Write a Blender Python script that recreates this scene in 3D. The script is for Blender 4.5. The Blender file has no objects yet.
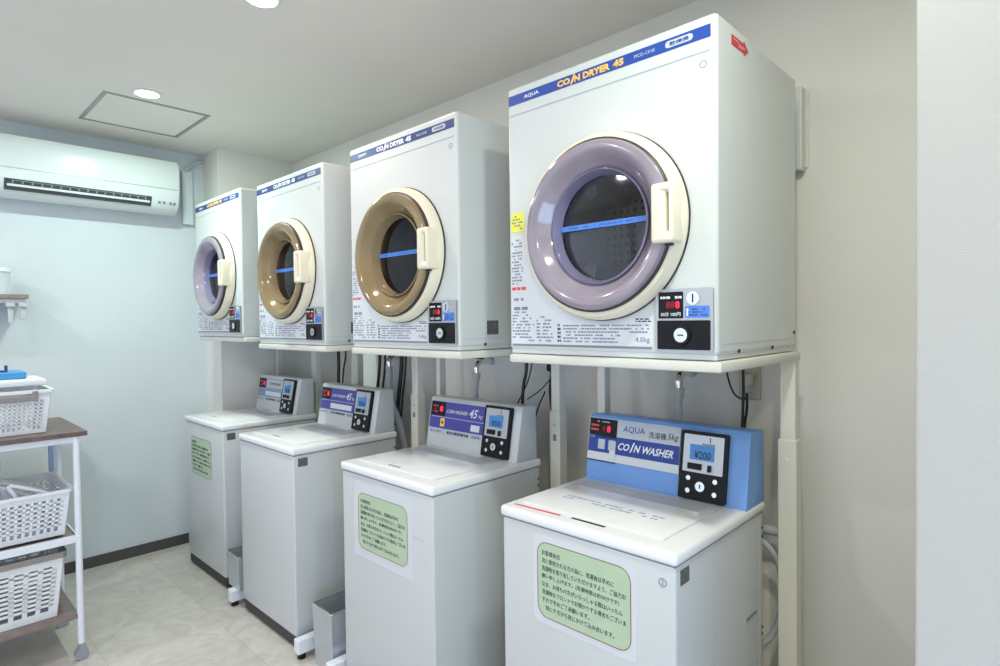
import bpy, bmesh, math, random
from mathutils import Vector, Matrix
random.seed(7)
C = bpy.context.scene.collection
PI = math.pi

# ------------------------------------------------------------------ camera, light, exposure
scene = bpy.context.scene
cam = bpy.data.cameras.new('camera'); camo = bpy.data.objects.new('camera', cam); C.objects.link(camo)
CAMP = Vector((0.0, -1.9543, 1.3955))
YAW, PITCH, ROLL = math.radians(43.818), math.radians(1.1604), math.radians(-0.66)
fw = Vector((-math.sin(YAW)*math.cos(PITCH), math.cos(YAW)*math.cos(PITCH), -math.sin(PITCH)))
rt = Vector((math.cos(YAW), math.sin(YAW), 0)); up = rt.cross(fw)
r2 = math.cos(ROLL)*rt + math.sin(ROLL)*up; u2 = -math.sin(ROLL)*rt + math.cos(ROLL)*up
m = Matrix((r2, u2, -fw)).transposed().to_4x4(); m.translation = CAMP
camo.matrix_world = m
cam.sensor_width = 36; cam.lens = 590.73/1000*36; cam.clip_start = 0.02
scene.camera = camo
scene.view_settings.view_transform = 'Standard'
scene.view_settings.look = 'None'
scene.view_settings.gamma = 1
scene.view_settings.use_curve_mapping = False
scene.view_settings.exposure = 0.0
w = bpy.data.worlds.new('world'); scene.world = w; w.use_nodes = True
w.node_tree.nodes['Background'].inputs[0].default_value = (0.75, 0.85, 1, 1)
w.node_tree.nodes['Background'].inputs[1].default_value = 0.3

def area(name, loc, target, size, power, color, size_y=None, shape='RECTANGLE', spread=PI):
    l = bpy.data.lights.new(name, 'AREA'); l.shape = shape; l.size = size
    if size_y: l.size_y = size_y
    l.energy = power; l.color = color; l.spread = spread
    o = bpy.data.objects.new(name, l); C.objects.link(o); o.location = loc
    d = Vector(target)-Vector(loc); o.rotation_euler = d.to_track_quat('-Z', 'Y').to_euler()
    return o
ZC = 2.485
# added lamps: daylight for an invented window and doorway behind the camera
area('added_window_fill', (-2.3, -3.50, 1.35), (-2.5, 0, 1.0), 2.6, 2, (0.80, 0.90, 1.0), 1.7)
area('added_doorway_fill', (1.12, -2.35, 0.8), (-3, -1.3, 0.7), 1.2, 29, (0.38, 0.60, 1.0), 1.3)
DOWN = [(-3.125, -1.075), (-1.95, -1.055), (-0.27, -1.15), (-3.125, -2.6), (-1.95, -2.6), (0.45, -2.35)]  # first two are real fittings; the rest are added, unseen, for more light
for i, (x, y) in enumerate(DOWN):
    area('downlight_lamp', (x, y, ZC-0.022), (x, y, 0), 0.10, (14.4, 5.3, 12.4, 12, 12, 17)[i], ((0.78, 1.0, 0.88), (1, 0.84, 0.74), (0.96, 1.0, 0.88), (0.94, 0.86, 1), (0.94, 0.86, 1.0), (1.0, 0.93, 0.58))[i], shape='DISK')

# ------------------------------------------------------------------ materials
def mat(name, col, rough=0.5, metal=0, noise=0, nscale=8, bump=0, bscale=200, emit=0, alpha=1, trans=0, coat=0, spec=0.5, col2=None):
    m = bpy.data.materials.new(name); m.use_nodes = True
    nt = m.node_tree; b = nt.nodes['Principled BSDF']
    b.inputs['Base Color'].default_value = (*col, 1); b.inputs['Roughness'].default_value = rough
    b.inputs['Metallic'].default_value = metal
    b.inputs['Specular IOR Level'].default_value = spec
    if coat: b.inputs['Coat Weight'].default_value = coat; b.inputs['Coat Roughness'].default_value = 0.05
    if trans: b.inputs['Transmission Weight'].default_value = trans
    if alpha < 1: b.inputs['Alpha'].default_value = alpha
    if emit: b.inputs['Emission Color'].default_value = (*col, 1); b.inputs['Emission Strength'].default_value = emit
    if noise or bump:
        tc = nt.nodes.new('ShaderNodeTexCoord')
    if noise:
        n = nt.nodes.new('ShaderNodeTexNoise'); n.inputs['Scale'].default_value = nscale; n.inputs['Detail'].default_value = 4
        nt.links.new(tc.outputs['Object'], n.inputs['Vector'])
        r = nt.nodes.new('ShaderNodeMix'); r.data_type = 'RGBA'
        c2 = col2 or tuple(max(0, c*(1-noise)) for c in col)
        r.inputs['A'].default_value = (*col, 1); r.inputs['B'].default_value = (*c2, 1)
        rm = nt.nodes.new('ShaderNodeMapRange'); rm.inputs['From Min'].default_value = 0.35; rm.inputs['From Max'].default_value = 0.65
        nt.links.new(n.outputs['Fac'], rm.inputs['Value']); nt.links.new(rm.outputs['Result'], r.inputs['Factor'])
        nt.links.new(r.outputs['Result'], b.inputs['Base Color'])
    if bump:
        n2 = nt.nodes.new('ShaderNodeTexNoise'); n2.inputs['Scale'].default_value = bscale
        nt.links.new(tc.outputs['Object'], n2.inputs['Vector'])
        bp = nt.nodes.new('ShaderNodeBump'); bp.inputs['Strength'].default_value = bump; bp.inputs['Distance'].default_value = 0.001
        nt.links.new(n2.outputs['Fac'], bp.inputs['Height']); nt.links.new(bp.outputs['Normal'], b.inputs['Normal'])
    return m

M = {}
M['wall'] = mat('painted wallpaper', (0.82, 0.80, 0.75), 0.85, noise=0.03, nscale=3, bump=0.25, bscale=260)
M['wall_cool'] = mat('pale cool wallpaper', (0.66, 0.71, 0.73), 0.85, noise=0.03, nscale=3, bump=0.25, bscale=260)
M['ceiling'] = mat('matte ceiling board', (0.84, 0.80, 0.735), 0.9, noise=0.03, nscale=2, bump=0.2, bscale=300)
M['white'] = mat('white enamel', (0.655, 0.685, 0.67), 0.28, noise=0.02, nscale=2)
M['washer'] = mat('washer enamel', (0.605, 0.63, 0.635), 0.33, noise=0.03, nscale=2)
M['lid'] = mat('glossy white plastic', (0.88, 0.89, 0.90), 0.16, noise=0.03, nscale=14)
M['stand'] = mat('ivory powder coat', (0.72, 0.71, 0.64), 0.4, noise=0.03, nscale=4)
M['cream'] = mat('cream plastic', (0.86, 0.79, 0.62), 0.35)
M['lilac'] = mat('lilac smoked plastic', (0.33, 0.28, 0.34), 0.14, coat=0.6, noise=0.2, nscale=6)
M['bronze'] = mat('bronze smoked plastic', (0.30, 0.215, 0.10), 0.14, coat=0.6, noise=0.2, nscale=5)
M['violet_lip'] = mat('violet inner lip', (0.22, 0.20, 0.32), 0.15, coat=0.5)
M['bronze_lip'] = mat('bronze inner lip', (0.30, 0.22, 0.12), 0.18, coat=0.5)
M['gasket'] = mat('dark rubber gasket', (0.03, 0.025, 0.03), 0.5)
M['black'] = mat('black plastic', (0.010, 0.010, 0.012), 0.35, spec=0.2)
M['dark'] = mat('dark grey plinth', (0.05, 0.048, 0.05), 0.6)
M['cord'] = mat('black rubber cord', (0.012, 0.012, 0.012), 0.45)
M['blue'] = mat('banner blue', (0.02, 0.07, 0.36), 0.35)
M['navy'] = mat('banner navy', (0.02, 0.05, 0.20), 0.35)
M['blue_body'] = mat('sky blue plastic', (0.17, 0.37, 0.80), 0.38, noise=0.04, nscale=5)
M['tape'] = mat('blue tape', (0.08, 0.24, 0.72), 0.45)
M['tape_ink'] = mat('tape lettering', (0.03, 0.13, 0.52), 0.5)
M['band'] = mat('royal blue label', (0.012, 0.045, 0.30), 0.35)
M['purple'] = mat('violet blue label', (0.06, 0.06, 0.33), 0.35)
M['greyblue'] = mat('grey blue label', (0.22, 0.30, 0.48), 0.4)
M['paper'] = mat('white sticker', (0.70, 0.73, 0.77), 0.45)
M['paper2'] = mat('pale grey sticker', (0.52, 0.56, 0.61), 0.45)
M['silver'] = mat('silver plate', (0.50, 0.52, 0.55), 0.32, metal=0.6)
M['chrome'] = mat('chrome', (0.8, 0.8, 0.8), 0.15, metal=1)
M['ink'] = mat('dark ink', (0.04, 0.045, 0.07), 0.6)
M['greyink'] = mat('grey ink', (0.22, 0.24, 0.30), 0.6)
M['red'] = mat('red sticker', (0.62, 0.03, 0.05), 0.4)
M['red_ink'] = mat('red ink', (0.75, 0.08, 0.10), 0.5)
M['border_red'] = mat('dull red border', (0.30, 0.08, 0.07), 0.5)
M['orange'] = mat('yellow orange lettering', (1.0, 0.60, 0.13), 0.4)
M['white_ink'] = mat('white lettering', (0.9, 0.92, 0.95), 0.4)
M['yellow'] = mat('yellow sticker', (0.85, 0.82, 0.08), 0.45)
M['green'] = mat('pale green notice', (0.47, 0.60, 0.42), 0.5, noise=0.05, nscale=12)
M['film'] = mat('laminate film margin', (0.67, 0.69, 0.73), 0.2)
M['greysticker'] = mat('grey code sticker', (0.17, 0.18, 0.17), 0.6, noise=0.6, nscale=220)
M['led'] = mat('red led', (0.9, 0.02, 0.05), 0.4, emit=0.8)
M['led_dim'] = mat('dim red led', (0.22, 0.005, 0.01), 0.4, emit=0.3)
M['lcd'] = mat('blue lcd', (0.06, 0.25, 0.62), 0.4)
M['rubber'] = mat('grey hose', (0.50, 0.53, 0.56), 0.45)
M['plug'] = mat('ivory plug', (0.55, 0.53, 0.44), 0.45)
M['wood'] = mat('dark wood grain laminate', (0.17, 0.115, 0.095), 0.4, noise=0.35, nscale=20)
M['wood2'] = mat('brown grey laminate', (0.27, 0.21, 0.19), 0.45, noise=0.2, nscale=20)
M['cartwhite'] = mat('white cart tube', (0.80, 0.83, 0.90), 0.35)
M['basket'] = mat('white basket plastic', (0.80, 0.83, 0.86), 0.4)
M['basket2'] = mat('translucent basket plastic', (0.82, 0.85, 0.90), 0.35)
M['taupe'] = mat('taupe plastic', (0.27, 0.25, 0.24), 0.45)
M['caster'] = mat('grey caster rubber', (0.30, 0.32, 0.37), 0.5)
M['clear'] = mat('clear plastic', (0.80, 0.86, 0.90), 0.12, alpha=0.55)
M['bag'] = mat('clear bag', (0.86, 0.85, 0.83), 0.15, alpha=0.35, bump=0.8, bscale=40)
M['hanger'] = mat('white hanger plastic', (0.84, 0.86, 0.92), 0.35)
M['skyblue'] = mat('blue plastic', (0.05, 0.30, 0.62), 0.35)
M['drum'] = mat('drum steel', (0.16, 0.16, 0.17), 0.35, metal=0.5)
M['baseboard'] = mat('dark vinyl skirting', (0.075, 0.065, 0.065), 0.5)
M['metal_bin'] = mat('brushed bin metal', (0.55, 0.58, 0.62), 0.3, metal=0.55)
M['ac'] = mat('air conditioner plastic', (0.74, 0.79, 0.78), 0.22)
M['louvre'] = mat('dark louvre', (0.05, 0.06, 0.065), 0.5)
M['hatch'] = mat('hatch aluminium', (0.32, 0.36, 0.36), 0.4, metal=0.3)
M['lamp'] = mat('lamp diffuser', (0.97, 1.0, 1.0), 0.5, emit=12)
M['daylight'] = mat('added glowing pane', (0.8, 0.9, 1.0), 0.5, emit=0.3)  # glow for the added window and doorway panes

# dryer window glass: thin clear pane
g = bpy.data.materials.new('door glass'); g.use_nodes = True; nt = g.node_tree; nt.nodes.clear()
o_ = nt.nodes.new('ShaderNodeOutputMaterial'); mx = nt.nodes.new('ShaderNodeMixShader'); tr = nt.nodes.new('ShaderNodeBsdfTransparent'); gl = nt.nodes.new('ShaderNodeBsdfGlossy')
tr.inputs[0].default_value = (0.75, 0.75, 0.78, 1); gl.inputs['Roughness'].default_value = 0.04
fr = nt.nodes.new('ShaderNodeFresnel'); fr.inputs[0].default_value = 1.5
nt.links.new(fr.outputs[0], mx.inputs[0]); nt.links.new(tr.outputs[0], mx.inputs[1]); nt.links.new(gl.outputs[0], mx.inputs[2]); nt.links.new(mx.outputs[0], o_.inputs[0])
M['glass'] = g

# perforated drum back
g = mat('perforated drum back', (0.075, 0.075, 0.08), 0.35, metal=0.4); nt = g.node_tree
tc = nt.nodes.new('ShaderNodeTexCoord'); vo = nt.nodes.new('ShaderNodeTexVoronoi'); vo.inputs['Scale'].default_value = 42; vo.inputs['Randomness'].default_value = 0.15
cr = nt.nodes.new('ShaderNodeValToRGB'); cr.color_ramp.elements[0].position = 0.22; cr.color_ramp.elements[0].color = (0.004, 0.004, 0.005, 1); cr.color_ramp.elements[1].position = 0.3; cr.color_ramp.elements[1].color = (0.20, 0.20, 0.21, 1)
nt.links.new(tc.outputs['Object'], vo.inputs['Vector']); nt.links.new(vo.outputs['Distance'], cr.inputs['Fac']); nt.links.new(cr.outputs['Color'], nt.nodes['Principled BSDF'].inputs['Base Color'])
M['perf'] = g

# ribbed wallpaper on the near right wall
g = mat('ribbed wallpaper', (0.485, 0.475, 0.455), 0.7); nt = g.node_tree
tc = nt.nodes.new('ShaderNodeTexCoord'); sp = nt.nodes.new('ShaderNodeSeparateXYZ'); nt.links.new(tc.outputs['Object'], sp.inputs[0])
wv = nt.nodes.new('ShaderNodeTexWave'); wv.wave_type = 'BANDS'; wv.bands_direction = 'Z'; wv.inputs['Scale'].default_value = 85; wv.inputs['Distortion'].default_value = 1.2; wv.inputs['Detail'].default_value = 2
nt.links.new(tc.outputs['Object'], wv.inputs['Vector'])
bp = nt.nodes.new('ShaderNodeBump'); bp.inputs['Strength'].default_value = 0.10; bp.inputs['Distance'].default_value = 0.0006
nt.links.new(wv.outputs['Fac'], bp.inputs['Height']); nt.links.new(bp.outputs['Normal'], nt.nodes['Principled BSDF'].inputs['Normal'])
M['ribbed'] = g

# floor: beige vinyl tiles, mottled, faint joints
g = mat('mottled vinyl floor tiles', (0.5, 0.45, 0.4), 0.42); nt = g.node_tree; B = nt.nodes['Principled BSDF']
tc = nt.nodes.new('ShaderNodeTexCoord')
br = nt.nodes.new('ShaderNodeTexBrick'); br.offset = 0; br.inputs['Scale'].default_value = 1; br.inputs['Brick Width'].default_value = 0.45; br.inputs['Row Height'].default_value = 0.45
br.inputs['Mortar Size'].default_value = 0.0015; br.inputs['Color1'].default_value = (0.66, 0.62, 0.57, 1); br.inputs['Color2'].default_value = (0.61, 0.575, 0.535, 1); br.inputs['Mortar'].default_value = (0.50, 0.47, 0.43, 1)
n = nt.nodes.new('ShaderNodeTexNoise'); n.inputs['Scale'].default_value = 9; n.inputs['Detail'].default_value = 7; n.inputs['Distortion'].default_value = 1.5
cr = nt.nodes.new('ShaderNodeValToRGB'); cr.color_ramp.elements[0].position = 0.3; cr.color_ramp.elements[0].color = (0.80, 0.79, 0.78, 1); cr.color_ramp.elements[1].position = 0.7; cr.color_ramp.elements[1].color = (1, 1, 1, 1)
mxx = nt.nodes.new('ShaderNodeMix'); mxx.data_type = 'RGBA'; mxx.blend_type = 'MULTIPLY'; mxx.inputs['Factor'].default_value = 1
for a, b in ((tc.outputs['Object'], br.inputs['Vector']), (tc.outputs['Object'], n.inputs['Vector']), (n.outputs['Fac'], cr.inputs['Fac']), (br.outputs['Color'], mxx.inputs['A']), (cr.outputs['Color'], mxx.inputs['B']), (mxx.outputs['Result'], B.inputs['Base Color'])):
    nt.links.new(a, b)
M['floor'] = g

# ------------------------------------------------------------------ helpers
def link(name, bm, m, parent=None, smooth=False, mtx=None, solid=None):
    if mtx is not None: bm.transform(mtx)
    me = bpy.data.meshes.new(name); bm.to_mesh(me); bm.free()
    me.materials.append(M[m])
    if smooth:
        for p in me.polygons: p.use_smooth = True
        if smooth != 'full': me.set_sharp_from_angle(angle=math.radians(35))
    o = bpy.data.objects.new(name, me); C.objects.link(o)
    if parent: o.parent = parent
    return o
def thing(name, label, cat, loc=(0, 0, 0), group=None, rotz=0):
    o = bpy.data.objects.new(name, None); C.objects.link(o); o.location = loc; o.rotation_euler = (0, 0, rotz)
    o.empty_display_size = 0.05
    o['label'] = label; o['category'] = cat
    if group: o['group'] = group
    return o
def tag(o, label, cat, group=None):
    o['label'] = label; o['category'] = cat
    if group: o['group'] = group
    return o
def struct(name, bm, m, **k):
    o = link(name, bm, m, **k); o['kind'] = 'structure'; return o
def addbox(bm, a, b, bev=0, seg=2):
    r = bmesh.ops.create_cube(bm, size=1)
    vs = r['verts']; a = Vector(a); b = Vector(b); c = (a+b)/2; s = b-a
    for v in vs: v.co = Vector((v.co.x*s.x, v.co.y*s.y, v.co.z*s.z))+c
    if bev:
        es = list({e for v in vs for e in v.link_edges})
        bmesh.ops.bevel(bm, geom=es, offset=bev, segments=seg, profile=0.5, affect='EDGES')
    return bm
def box(a, b, bev=0, seg=2): return addbox(bmesh.new(), a, b, bev, seg)
def boxes(lst, bev=0):
    bm = bmesh.new()
    for a, b in lst: addbox(bm, a, b, bev)
    return bm
def addcyl(bm, p, q, r, n=24, r2=None):
    p = Vector(p); q = Vector(q); d = q-p
    res = bmesh.ops.create_cone(bm, cap_ends=True, segments=n, radius1=r, radius2=r if r2 is None else r2, depth=d.length)
    mt = Matrix.Translation((p+q)/2) @ d.to_track_quat('Z', 'Y').to_matrix().to_4x4()
    bmesh.ops.transform(bm, matrix=mt, verts=res['verts'])
    return bm
def cyl(p, q, r, n=24, r2=None): return addcyl(bmesh.new(), p, q, r, n, r2)
def spline(pts, k=8):
    pts = [Vector(p) for p in pts]; out = []
    P = [pts[0]*2-pts[1]]+pts+[pts[-1]*2-pts[-2]]
    for i in range(1, len(P)-2):
        for j in range(k):
            t = j/k; a, b, c, d = P[i-1], P[i], P[i+1], P[i+2]
            out.append(0.5*((2*b)+(c-a)*t+(2*a-5*b+4*c-d)*t*t+(3*b-a-3*c+d)*t**3))
    out.append(pts[-1]); return out
def addtube(bm, pts, r, n=10, smooth=True, k=8):
    P = spline(pts, k) if smooth else [Vector(p) for p in pts]
    rings = []; prev = None
    for i, p in enumerate(P):
        t = (P[min(i+1, len(P)-1)]-P[max(i-1, 0)]).normalized()
        if prev is None:
            a = Vector((0, 0, 1)) if abs(t.z) < 0.9 else Vector((1, 0, 0)); nx = t.cross(a).normalized()
        else: nx = (prev-t*prev.dot(t)).normalized()
        prev = nx; ny = t.cross(nx)
        rr = r(i/(len(P)-1)) if callable(r) else r
        rings.append([bm.verts.new(p+nx*rr*math.cos(2*PI*j/n)+ny*rr*math.sin(2*PI*j/n)) for j in range(n)])
    for a, b in zip(rings, rings[1:]):
        for j in range(n): bm.faces.new((a[j], a[(j+1) % n], b[(j+1) % n], b[j]))
    bm.faces.new(rings[0][::-1]); bm.faces.new(rings[-1])
    return bm
def tube(pts, r, n=10, smooth=True, k=8): return addtube(bmesh.new(), pts, r, n, smooth, k)
def lathe_y(prof, cx, cz, n=96):
    """closed profile [(radius, y)...] swept about a Y-parallel axis"""
    bm = bmesh.new(); rings = []
    for k in range(n):
        a = 2*PI*k/n; rings.append([bm.verts.new((cx+r*math.cos(a), y, cz+r*math.sin(a))) for r, y in prof])
    for k in range(n):
        A, B_ = rings[k], rings[(k+1) % n]
        for j in range(len(prof)):
            j2 = (j+1) % len(prof)
            bm.faces.new((A[j], A[j2], B_[j2], B_[j]))
    bmesh.ops.recalc_face_normals(bm, faces=bm.faces)
    return bm
def rrect(w_, h_, r, n=6, x0=0, y0=0):
    pts = []
    for cx, cy, a0 in ((x0+w_-r, y0+h_-r, 0), (x0+r, y0+h_-r, 90), (x0+r, y0+r, 180), (x0+w_-r, y0+r, 270)):
        for k in range(n+1):
            a = math.radians(a0+90*k/n); pts.append((cx+r*math.cos(a), cy+r*math.sin(a)))
    return pts
def prism(pts, t, z0=0):
    """polygon in local XY extruded from z0 to z0+t"""
    bm = bmesh.new(); a = [bm.verts.new((x, y, z0)) for x, y in pts]; b = [bm.verts.new((x, y, z0+t)) for x, y in pts]
    bm.faces.new(a[::-1]); bm.faces.new(b); n = len(pts)
    for i in range(n): bm.faces.new((a[i], a[(i+1) % n], b[(i+1) % n], b[i]))
    bmesh.ops.recalc_face_normals(bm, faces=bm.faces)
    return bm
def rings_prism(outer, inner, t, z0=0):
    bm = bmesh.new(); n = len(outer)
    V = [[bm.verts.new((x, y, z)) for x, y in poly] for poly in (outer, inner) for z in (z0, z0+t)]
    ob, ot, ib, it = V
    for i in range(n):
        j = (i+1) % n
        bm.faces.new((ob[i], ob[j], ot[j], ot[i])); bm.faces.new((ot[i], ot[j], it[j], it[i]))
        bm.faces.new((it[i], it[j], ib[j], ib[i])); bm.faces.new((ib[i], ib[j], ob[j], ob[i]))
    bmesh.ops.recalc_face_normals(bm, faces=bm.faces)
    return bm
FRONT = Matrix(((1, 0, 0, 0), (0, 0, -1, 0), (0, 1, 0, 0), (0, 0, 0, 1)))      # local xy plane -> faces -Y
SIDE = Matrix(((0, 0, 1, 0), (1, 0, 0, 0), (0, 1, 0, 0), (0, 0, 0, 1)))       # -> faces +X
def T(x, y, z): return Matrix.Translation((x, y, z))
def text(s, wdt, hgt, x, y, mtx, m, parent, name='lettering', bold=0, shear=0, t=0.0006, z=0, space=1.0, line=1.0):
    """text fitted in a box wdt x hgt whose lower left is (x, y) of the plane mtx"""
    c = bpy.data.curves.new('t', 'FONT'); c.body = s; c.size = 1; c.offset = bold; c.shear = shear; c.extrude = 0; c.resolution_u = 2
    c.space_character = space; c.space_line = line
    o = bpy.data.objects.new('t', c); C.objects.link(o)
    dg = bpy.context.evaluated_depsgraph_get(); me = bpy.data.meshes.new_from_object(o.evaluated_get(dg))
    bpy.data.objects.remove(o); bpy.data.curves.remove(c)
    bm = bmesh.new(); bm.from_mesh(me); bpy.data.meshes.remove(me)
    if not bm.verts: bm.free(); return None
    x0 = min(v.co.x for v in bm.verts); x1 = max(v.co.x for v in bm.verts); y0 = min(v.co.y for v in bm.verts); y1 = max(v.co.y for v in bm.verts)
    for v in bm.verts: v.co = Vector((x+(v.co.x-x0)/(x1-x0)*wdt, y+(v.co.y-y0)/(y1-y0)*hgt, z))
    r = bmesh.ops.extrude_face_region(bm, geom=list(bm.faces))
    for v in [e for e in r['geom'] if isinstance(e, bmesh.types.BMVert)]: v.co.z += t
    o = link(name, bm, m, parent, mtx=mtx)
    return o
def dashes(x0, x1, y0, y1, rows, m, parent, mtx, name='fine_print', ch=0.006, fill=0.75, z=0, t=0.0003, seed=1, hfrac=0.5):
    rnd = random.Random(seed); bm = bmesh.new(); rh = (y1-y0)/rows
    for i in range(rows):
        y = y1-(i+0.5)*rh; x = x0; end = x1-rnd.random()*(x1-x0)*0.25
        while x < end:
            l = ch*rnd.uniform(0.4, 1.6)
            if rnd.random() < fill: addbox(bm, (x, y-rh*hfrac/2, z), (min(x+l, x1), y+rh*hfrac/2, z+t))
            x += l+ch*0.3
    return link(name, bm, m, parent, mtx=mtx)
def plate(x, y, w_, h_, t, r, m, parent, name, mtx, z=0):
    return link(name, prism(rrect(w_, h_, r, 5, x, y), t, z), m, parent, mtx=mtx)
def carve(o, cutters):
    for cbm in cutters:
        me = bpy.data.meshes.new('c'); cbm.to_mesh(me); cbm.free(); co = bpy.data.objects.new('c', me); C.objects.link(co)
        md = o.modifiers.new('b', 'BOOLEAN'); md.operation = 'DIFFERENCE'; md.object = co; md.solver = 'EXACT'
        p = o.parent; o.parent = None
        dg = bpy.context.evaluated_depsgraph_get(); dg.update()
        me2 = bpy.data.meshes.new_from_object(o.evaluated_get(dg))
        o.modifiers.clear(); o.data = me2; o.parent = p
        bpy.data.objects.remove(co)
    return o

# ------------------------------------------------------------------ the room
XL, YF, XR = -4.056, -3.60, 1.20
XW, YW = -0.146, -1.0
struct('floor', box((XL-0.1, YF-0.1, -0.05), (XR+0.1, 0.1, 0)), 'floor')
struct('ceiling', box((XL-0.1, YF-0.1, ZC), (XR+0.1, 0.1, ZC+0.05)), 'ceiling')
struct('wall_back', box((XL-0.1, 0, 0), (XR+0.1, 0.1, ZC)), 'wall')
struct('wall_left', box((XL-0.1, YF, 0), (XL, 0, ZC)), 'wall_cool')
struct('wall_corner', box((XL, -0.498, 0), (-3.816, 0, ZC)), 'wall')
struct('wall_right', box((XW, YW, 0), (XR, 0, ZC), 0.004), 'ribbed')
struct('wall_side', boxes([((XR, YF, 0), (XR+0.1, -3.05, ZC)), ((XR, -1.70, 0), (XR+0.1, YW, ZC)), ((XR, -3.05, 2.15), (XR+0.1, -1.70, ZC))]), 'wall')
struct('wall_front', boxes([((XL-.1, YF-0.1, 0), (-3.7, YF, ZC)), ((-0.9, YF-0.1, 0), (XR+.1, YF, ZC)), ((-3.7, YF-0.1, 0), (-0.9, YF, 0.45)), ((-3.7, YF-0.1, 2.25), (-0.9, YF, ZC))]), 'wall')
wn = struct('added_window_1', boxes([((-3.7, YF-0.07, 0.45), (-3.65, YF+0.01, 2.25)), ((-0.95, YF-0.07, 0.45), (-0.9, YF+0.01, 2.25)), ((-3.65, YF-0.07, 0.45), (-0.95, YF+0.01, 0.5)), ((-3.65, YF-0.07, 2.2), (-0.95, YF+0.01, 2.25)), ((-2.33, YF-0.07, 0.5), (-2.27, YF+0.01, 2.2))]), 'silver')  # invented window, out of view, added to supply cool light
link('added_window_pane', box((-3.65, YF-0.04, 0.5), (-0.95, YF-0.03, 2.2)), 'daylight', wn)
dr = struct('added_door_1', boxes([((XR+0.02, -3.05, 0), (XR+0.06, -2.99, 2.15)), ((XR+0.02, -1.76, 0), (XR+0.06, -1.70, 2.15)), ((XR+0.02, -2.99, 2.09), (XR+0.06, -1.76, 2.15)), ((XR+0.02, -2.99, 0), (XR+0.06, -1.76, 0.12))]), 'silver')  # invented doorway, out of view, added to supply light from the side
link('added_door_pane', box((XR+0.035, -2.99, 0.12), (XR+0.045, -1.76, 2.09)), 'daylight', dr)
struct('baseboard_left', box((XL, YF, 0), (XL+0.008, -0.498, 0.062)), 'baseboard')
struct('baseboard_corner', boxes([((XL, -0.506, 0), (-3.808, -0.498, 0.062)), ((-3.816, -0.498, 0), (-3.808, 0, 0.062))]), 'baseboard')
struct('baseboard_back', box((-3.816, -0.008, 0), (XW, 0, 0.062)), 'baseboard')

# ------------------------------------------------------------------ ceiling fittings
for i, (x, y) in enumerate(DOWN):
    lab = ('round recessed ceiling downlight beside the access hatch', 'round recessed downlight at the top edge, over the middle dryers')[i] if i < 2 else 'added unseen ceiling downlight, '+('nearest the wall corner', 'at the left end', 'in the middle', 'at the right end')[i-2]
    t = thing('downlight', lab, 'ceiling light', (x, y, ZC), 'recessed downlights')
    bm = rings_prism([(0.062*math.cos(a), 0.062*math.sin(a)) for a in [2*PI*k/32 for k in range(32)]], [(0.05*math.cos(a), 0.05*math.sin(a)) for a in [2*PI*k/32 for k in range(32)]], 0.006, -0.006)
    link('trim_ring', bm, 'ac', t)
    link('diffuser', cyl((0, 0, -0.004), (0, 0, -0.001), 0.05, 32), 'lamp', t)
t = thing('ceiling_hatch', 'square ceiling access hatch with thin grey metal frame near the air conditioner', 'hatch', (-3.485, -0.988, ZC))
bm = bmesh.new(); hx, hy, fwid = 0.255, 0.238, 0.018
for a, b in (((-hx, -hy), (hx, -hy+fwid)), ((-hx, hy-fwid), (hx, hy)), ((-hx, -hy+fwid), (-hx+fwid, hy-fwid)), ((hx-fwid, -hy+fwid), (hx, hy-fwid))):
    addbox(bm, (a[0], a[1], -0.004), (b[0], b[1], 0))
link('frame', bm, 'hatch', t)
link('panel', box((-hx+fwid+.002, -hy+fwid+.002, -0.002), (hx-fwid-.002, hy-fwid-.002, 0)), 'ceiling', t)

# ------------------------------------------------------------------ air conditioner
t = thing('air_conditioner', 'white split air conditioner high on the left wall', 'air conditioner', (XL, -1.62, 2.06))
L = 0.918
prof = [(0, 0.02), (0.09, 0.0), (0.14, 0.008), (0.175, 0.035), (0.197, 0.085), (0.205, 0.14), (0.205, 0.25), (0.20, 0.285), (0.185, 0.31), (0.155, 0.322), (0, 0.325)]
YZ = Matrix(((1, 0, 0, 0), (0, 0, 1, 0), (0, 1, 0, 0), (0, 0, 0, 1)))    # local x->x, y->z, extrude -> y
bm = prism(prof, L); bm.transform(YZ); bmesh.ops.recalc_face_normals(bm, faces=bm.faces)
es = [e for e in bm.edges if all(v.co.y > L-0.001 for v in e.verts) or all(v.co.y < 0.001 for v in e.verts)]
bmesh.ops.bevel(bm, geom=es, offset=0.012, segments=3, profile=0.5, affect='EDGES')
link('casing', bm, 'ac', t, smooth=True)
link('panel_seam', box((0.2045, 0.01, 0.1385), (0.2062, L-0.012, 0.142)), 'hatch', t)
sl = Matrix.Translation((0.1755, 0, 0.036)) @ Matrix.Rotation(math.atan2(0.022, 0.05), 4, 'Y')
link('air_outlet', box((-0.006, 0.10, -0.004), (0.003, 0.765, 0.055)), 'louvre', t, mtx=sl)
link('air_vane', box((0.003, 0.11, 0.018), (0.012, 0.755, 0.030), 0.002), 'ac', t, mtx=sl)
bm = bmesh.new()
for k in range(16): addbox(bm, (0.002, 0.13+k*0.04, 0.034), (0.006, 0.137+k*0.04, 0.050))
addbox(bm, (0.002, 0.13, 0.047), (0.006, 0.737, 0.050))
link('grille', bm, 'hatch', t, mtx=sl)
bm = bmesh.new()
for a in (0.80, 0.825, 0.86, 0.88): addbox(bm, (0.0035, a, 0.02), (0.0045, a+0.014, 0.034))
link('indicator', bm, 'greyink', t, mtx=sl)
link('refrigerant_pipe', tube([(0.03, 1.00, 0.30), (0.03, 1.04, 0.345), (0.03, 1.075, 0.375), (0.03, 1.115, 0.385)], 0.011), 'rubber', t, smooth=True)
link('pipe_cover', box((0, 0.985, -0.03), (0.035, 1.048, 0.31), 0.004), 'wall_cool', t)

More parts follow.
